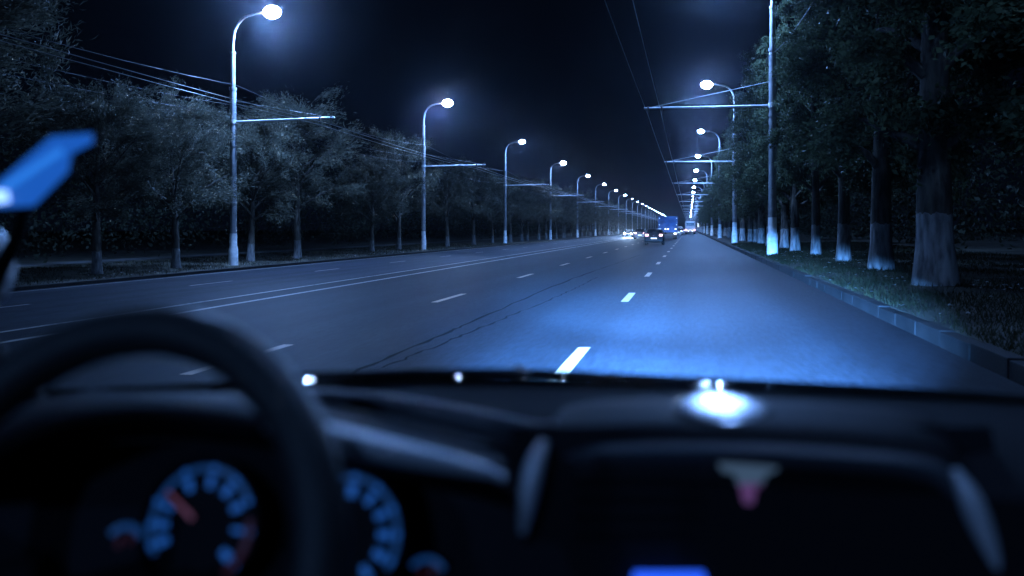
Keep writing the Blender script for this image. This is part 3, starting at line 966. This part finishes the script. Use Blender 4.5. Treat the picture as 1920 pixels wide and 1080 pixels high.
def small_gauge(px, py, t, wpx):
    mat4 = frame_at(px, py, t)
    s = wpx / FOC * t
    g = MB(); arc_band(g, mat4, s * .8, s * 1.05, 35, 145, 0)
    o = g.obj('small_gauge', M['dial_dim'], CAR, smooth=False)
    r = MB()
    for x, y in ((-.25, .25), (.3, .45)):
        r.add([tuple(mat4 @ Vector((s * (x + dx), s * (y + dy), .002))) for dx, dy in ((-.13, -.22), (.13, -.22), (.13, .22), (-.13, .22))], [(0, 1, 2, 3)])
    r.obj('warning_light', M['dial_red'], o, smooth=False)


small_gauge(232, 1030, .80, 44)
small_gauge(800, 1088, .80, 40)

# steering wheel
WC = Vector(cabin(170, 1062, .62))
WM = Matrix.Translation(WC) @ Matrix.Rotation(math.radians(-24), 4, 'X') @ Matrix.Rotation(PI / 2, 4, 'X')
RW = .189
ring = []
for k in range(72):
    a = 2 * PI * k / 72
    row = []
    for j in range(12):
        b = 2 * PI * j / 12
        rr = RW + .022 * math.cos(b)
        row.append(tuple(WM @ Vector((rr * math.cos(a), rr * math.sin(a), .022 * math.sin(b)))))
    ring.append(row)
ring.append(ring[0])
wheel = MB().grid(ring, close=True).obj('steering_wheel', M['leather'], CAR, angle=80)
for a in (196, -20, 270):
    d = math.radians(a)
    MB().tube([tuple(WM @ Vector((math.cos(d) * r, math.sin(d) * r, z))) for r, z in ((.06, -.03), (.12, -.02), (RW, 0))], [.026, .019, .014], 10).obj('spoke', M['plastic'], wheel)
hub = MB().ball((0, 0, 0), (.07, .05, .03), 18, 8)
hub.v = [tuple(WM @ (Vector(p) + Vector((-.01, -.07, -.03)))) for p in hub.v]
hub.obj('airbag_cover', M['plastic'], wheel)

# centre console: arched housing with a recessed screen
arch = [(955, 1120), (972, 1000), (990, 890), (1015, 815), (1060, 786), (1200, 778), (1400, 778), (1600, 790), (1740, 806), (1800, 842), (1835, 930), (1870, 1030), (1895, 1120)]
cx, cyy = 1420, 1000


def arch_row(t, grow, dy):
    return rowp([(cx + (x - cx) * grow, cyy + (y - cyy) * grow + dy, t * 1.042 / (CY + (cx + (x - cx) * grow - 960) / FOC * SY)) for x, y in arch], 80)


CON = MB().grid([arch_row(1.0, .80, -44), arch_row(.955, .90, -52), arch_row(.93, .93, -46), arch_row(.88, .965, -22), arch_row(.825, .995, 6), arch_row(.80, 1.0, 20), arch_row(.785, 1.0, 36), arch_row(.775, .985, 50)]).obj('centre_console', M['plastic'], CAR, angle=60)
MB().grid([arch_row(.775, .985, 50), arch_row(.768, .965, 60), arch_row(.772, .935, 72), arch_row(.80, .92, 80)]).obj('console_frame', M['edge'], CON, angle=60)
c = [cabin(*q) for q in ((960, 800, .81), (1860, 800, .81), (1900, 1130, .80), (930, 1130, .80))]
MB().add(c, [(3, 2, 1, 0)]).obj('console_panel', M['dark'], CON, smooth=False)


def side_trim(line, rad):
    MB().tube(rowp(line, 24), [rad * (.35 + .65 * math.sin(PI * i / 23)) for i in range(24)], 10).obj('console_trim', M['trim'], CON)


side_trim([(1022, 826, .745), (1004, 870, .74), (990, 930, .735), (980, 1000, .73)], .010)
side_trim([(1790, 880, .735), (1815, 930, .73), (1845, 1000, .725), (1878, 1090, .72)], .011)
glint = MB().ball((0, 0, 0), (.052, .052, .004), 28, 8, zlo=-.2)  # added polished disc, shaped to make the lamp's oval reflection on the dash
LM = Matrix.Translation(Vector(cabin(1355, 764, .868))) @ Matrix.Rotation(math.radians(3.4), 4, 'X')
glint.v = [tuple(LM @ Vector(p)) for p in glint.v]
glint.obj('glint_disc', M['glint'], CON, angle=80)
# air outlet slats and the backlit hazard button
for dy in (0, 34, 68, 102):
    MB().tube(rowp([(1080, 905 + dy, .80), (1200, 903 + dy, .80), (1330, 905 + dy, .80)], 8), .004, 6).obj('vent_slat', M['plastic'], CON)
    MB().tube(rowp([(1490, 905 + dy, .80), (1620, 908 + dy, .80), (1750, 912 + dy, .80)], 8), .004, 6).obj('vent_slat', M['plastic'], CON)


def plate_at(name, pts, th, mat, parent):
    f = [Vector(cabin(*p)) for p in pts]
    n = (f[1] - f[0]).cross(f[2] - f[0]).normalized()
    if n.y > 0:
        n = -n
    g = [p - n * th for p in f]
    k = len(f)
    mb = MB().add(f + g, [tuple(range(k)), tuple(range(2 * k - 1, k - 1, -1))] + [(i, i + k, (i + 1) % k + k, (i + 1) % k) for i in range(k)])
    return mb.obj(name, mat, parent, smooth=False)


hb = plate_at('hazard_button', [(1345, 866, .79), (1465, 866, .79), (1455, 884, .79), (1436, 890, .79), (1432, 908, .79), (1384, 908, .79), (1380, 890, .79), (1355, 884, .79)], .004, M['button_white'], CON)
plate_at('red_marker', [(1388, 910, .784), (1430, 910, .784), (1422, 945, .784), (1396, 945, .784)], .004, M['button_red'], hb)
plate_at('climate_display', [(1190, 1074, .79), (1320, 1074, .79), (1335, 1120, .79), (1180, 1120, .79)], .004, M['climate_blue'], CON)

# cowl, wiper and bonnet
cw = [(-140, 735, 1.22), (300, 718, 1.22), (850, 703, 1.22), (1100, 706, 1.22), (1400, 716, 1.22), (1700, 730, 1.22), (2150, 757, 1.22)]
wp = [(430, 712, 1.26), (700, 703, 1.25), (972, 699, 1.24), (1250, 712, 1.24), (1500, 724, 1.24), (1760, 738, 1.24), (2000, 756, 1.24)]
MB().tube(rowp(wp, 40), .0065, 8).obj('wiper', M['gloss_plastic'], CAR)
fl = [Vector(p) for p in rowp(far, 60)]
MB().grid([[tuple(p + Vector((0, -.012 + .05 * math.sin(a), .05 * math.cos(a) - .0485))) for p in fl] for a in [math.radians(-17 + 3 * k) for k in range(12)]]).obj('dash_bead', M['bead'], CAR, angle=90)
MB().tube([cabin(964, 696, 1.24), cabin(990, 707, 1.235)], [.012, .012], 10).obj('wiper_joint', M['gloss_plastic'], CAR)
bz = []
for yv, zv in ((1.30, 1.10), (1.6, 1.08), (1.95, 1.02), (2.2, .92), (2.32, .75)):
    bz.append([(-.08 + .86 * u, yv - .10 * u * u, zv - .05 * u * u) for u in np.linspace(-1, 1, 17)])
MB().grid(bz).obj('bonnet', M['bonnet'], CAR, angle=60)
HEAD_W = 430000
for s in (-1, 1):
    x = -.02 + .62 * s
    o = MB().ball((x, 2.26, .80), (.16, .09, .08), 12, 8).obj('headlight', M['beam_own'], CAR)
    ld = bpy.data.lights.new('beam', 'SPOT')
    ld.energy = HEAD_W; ld.color = (.095, .345, 1.0); ld.spot_size = math.radians(43); ld.spot_blend = 1.0; ld.shadow_soft_size = .05
    b = link('beam', ld, o, (x, 2.40, .80)); b.rotation_euler = (PI / 2 - math.radians(5.9), 0, math.radians(0.6 + 1.6 * (s > 0))); b.scale = (1.0, .34, 1.0)
    ld = bpy.data.lights.new('far_beam', 'SPOT')
    ld.energy = HEAD_W * 2.1; ld.color = (.095, .345, 1.0); ld.spot_size = math.radians(27); ld.spot_blend = 1.0; ld.shadow_soft_size = .05
    b = link('far_beam', ld, o, (x, 2.40, .80)); b.rotation_euler = (PI / 2 - math.radians(3.5), 0, math.radians(2.4 + 3.4 * (s > 0))); b.scale = (1.0, .185, 1.0)

# windscreen, pillars, roof and doors
def scr(u, v):
    """windscreen point: u across -1..1, v up 0..1"""
    w = .72 - .11 * v
    return (-.08 + w * u, 1.22 - .86 * v - .36 * u * u * (1 - .6 * v), EYE - .22 + .62 * v)


MB().grid([[scr(u, v) for u in np.linspace(-1, 1, 17)] for v in np.linspace(0, 1, 7)]).obj('windscreen', M['windscreen'], CAR)
for s in (-1, 1):
    p = [scr(s * 1.03, v) for v in np.linspace(-.12, 1, 8)]
    MB().tube(p, [.035] * 8, 10).obj('pillar', M['plastic'], CAR)
    MB().box((-.08 + s * .78 - .03, -.9, .35), (-.08 + s * .78 + .03, 1.05, EYE - .24)).obj('door', M['dark'], CAR, smooth=False, bevel=.02)
MB().box((-.72, -.55, EYE + .40), (.56, .36, EYE + .44)).obj('roof', M['dark'], CAR, smooth=False, bevel=.015)
MB().box((-.85, -1.2, .25), (.70, 1.3, .30)).obj('floor_pan', M['dark'], CAR, smooth=False)
MB().box((-.80, -1.25, .30), (.64, -1.15, .95)).obj('rear_bulkhead', M['dark'], CAR, smooth=False)
dm = MB().ball(cabin(-52, 500, 1.05), (.05, .05, .062), 14, 10).obj('door_mirror', M['trim'], CAR)

# blue glowing screen in a holder by the left pillar
T_ = .92
quad = [(-40, 372), (96, 256), (172, 250), (172, 268), (132, 288), (126, 322), (62, 386), (-40, 392)]
ph = thing('glowing_screen', 'tilted device screen glowing blue at the left edge, by the window', 'screen', cabin(40, 330, T_))


def rel(o):
    o.matrix_parent_inverse = Matrix.Translation(-Vector(ph.location))
    return o


rel(plate_at('casing', [(x + 2, y + 4, T_ + .008) for x, y in quad], .012, M['dark'], ph))
rel(plate_at('screen', [(x, y, T_) for x, y in quad], .002, M['screen_blue'], ph))
rel(plate_at('pale_stripe', [(-40, 392, T_ - .004), (-40, 376, T_ - .004), (112, 276, T_ - .004), (120, 286, T_ - .004)], .001, M['screen_stripe'], ph))
rel(plate_at('bright_corner', [(-30, 352, T_ - .006), (14, 358, T_ - .006), (18, 378, T_ - .006), (-30, 386, T_ - .006)], .001, M['screen_hot'], ph))
rel(MB().tube([cabin(45, 388, T_ + .01), cabin(40, 420, T_ + .01), cabin(20, 470, T_ + .03), cabin(-30, 560, T_ + .08)], [.008, .008, .01, .012], 8).obj('holder', M['plastic'], ph))

# ------------------------------------------------------------------ night sky
w = bpy.data.worlds.new('World')
S.world = w
w.use_nodes = True
nt = w.node_tree
bg = nt.nodes['Background']
tc = nt.nodes.new('ShaderNodeTexCoord')
sp = nt.nodes.new('ShaderNodeSeparateXYZ')
rp = nt.nodes.new('ShaderNodeValToRGB')
nt.links.new(tc.outputs['Generated'], sp.inputs[0])
nt.links.new(sp.outputs['Z'], rp.inputs[0])
nt.links.new(rp.outputs[0], bg.inputs['Color'])
e = rp.color_ramp.elements
e[0].position, e[0].color = 0.0, (0.0022, 0.0052, 0.0150, 1)
e[1].position, e[1].color = 0.35, (0.0010, 0.0026, 0.0068, 1)
bg.inputs['Strength'].default_value = 0.28

# ------------------------------------------------------------------ volume added to give the lamps a glow
hm, nt, b, out = new_mat('lamp_glow_volume')
nt.nodes.remove(b)
pv = nt.nodes.new('ShaderNodeVolumePrincipled')
pv.inputs['Color'].default_value = (0.85, 0.9, 1.0, 1)
pv.inputs['Density'].default_value = 0.00015
pv.inputs['Anisotropy'].default_value = 0.95
nt.links.new(pv.outputs[0], out.inputs['Volume'])
structure(MB().box((-500.5, -60, -3), (500.5, 1500, 16)).obj('lamp_glow_haze', hm, smooth=False), 'stuff')

# ------------------------------------------------------------------ camera
cd = bpy.data.cameras.new('Camera')
cam = link('Camera', cd)
cam.location = (0, 0, EYE)
cam.rotation_euler = (PI / 2, 0, YAW)
cd.sensor_width = 36
cd.lens = 36 * FOC / 1920
cd.shift_y = -(540 - HZ) / 1920
cd.clip_start, cd.clip_end = 0.05, 5000
cd.dof.use_dof = True
cd.dof.focus_distance = 45
cd.dof.aperture_fstop = 1.75
cd.dof.aperture_blades = 9
S.camera = cam

S.render.engine = 'CYCLES'
S.cycles.use_denoising = True
S.cycles.max_bounces = 6
S.cycles.diffuse_bounces = 2
S.cycles.glossy_bounces = 3
S.cycles.transparent_max_bounces = 12
S.cycles.sample_clamp_indirect = 4
S.cycles.sample_clamp_direct = 0
S.cycles.use_light_tree = True
S.cycles.caustics_reflective = False
S.cycles.caustics_refractive = False
S.view_settings.view_transform = 'Standard'
S.view_settings.look = 'None'
S.view_settings.exposure = 0
S.view_settings.gamma = 1
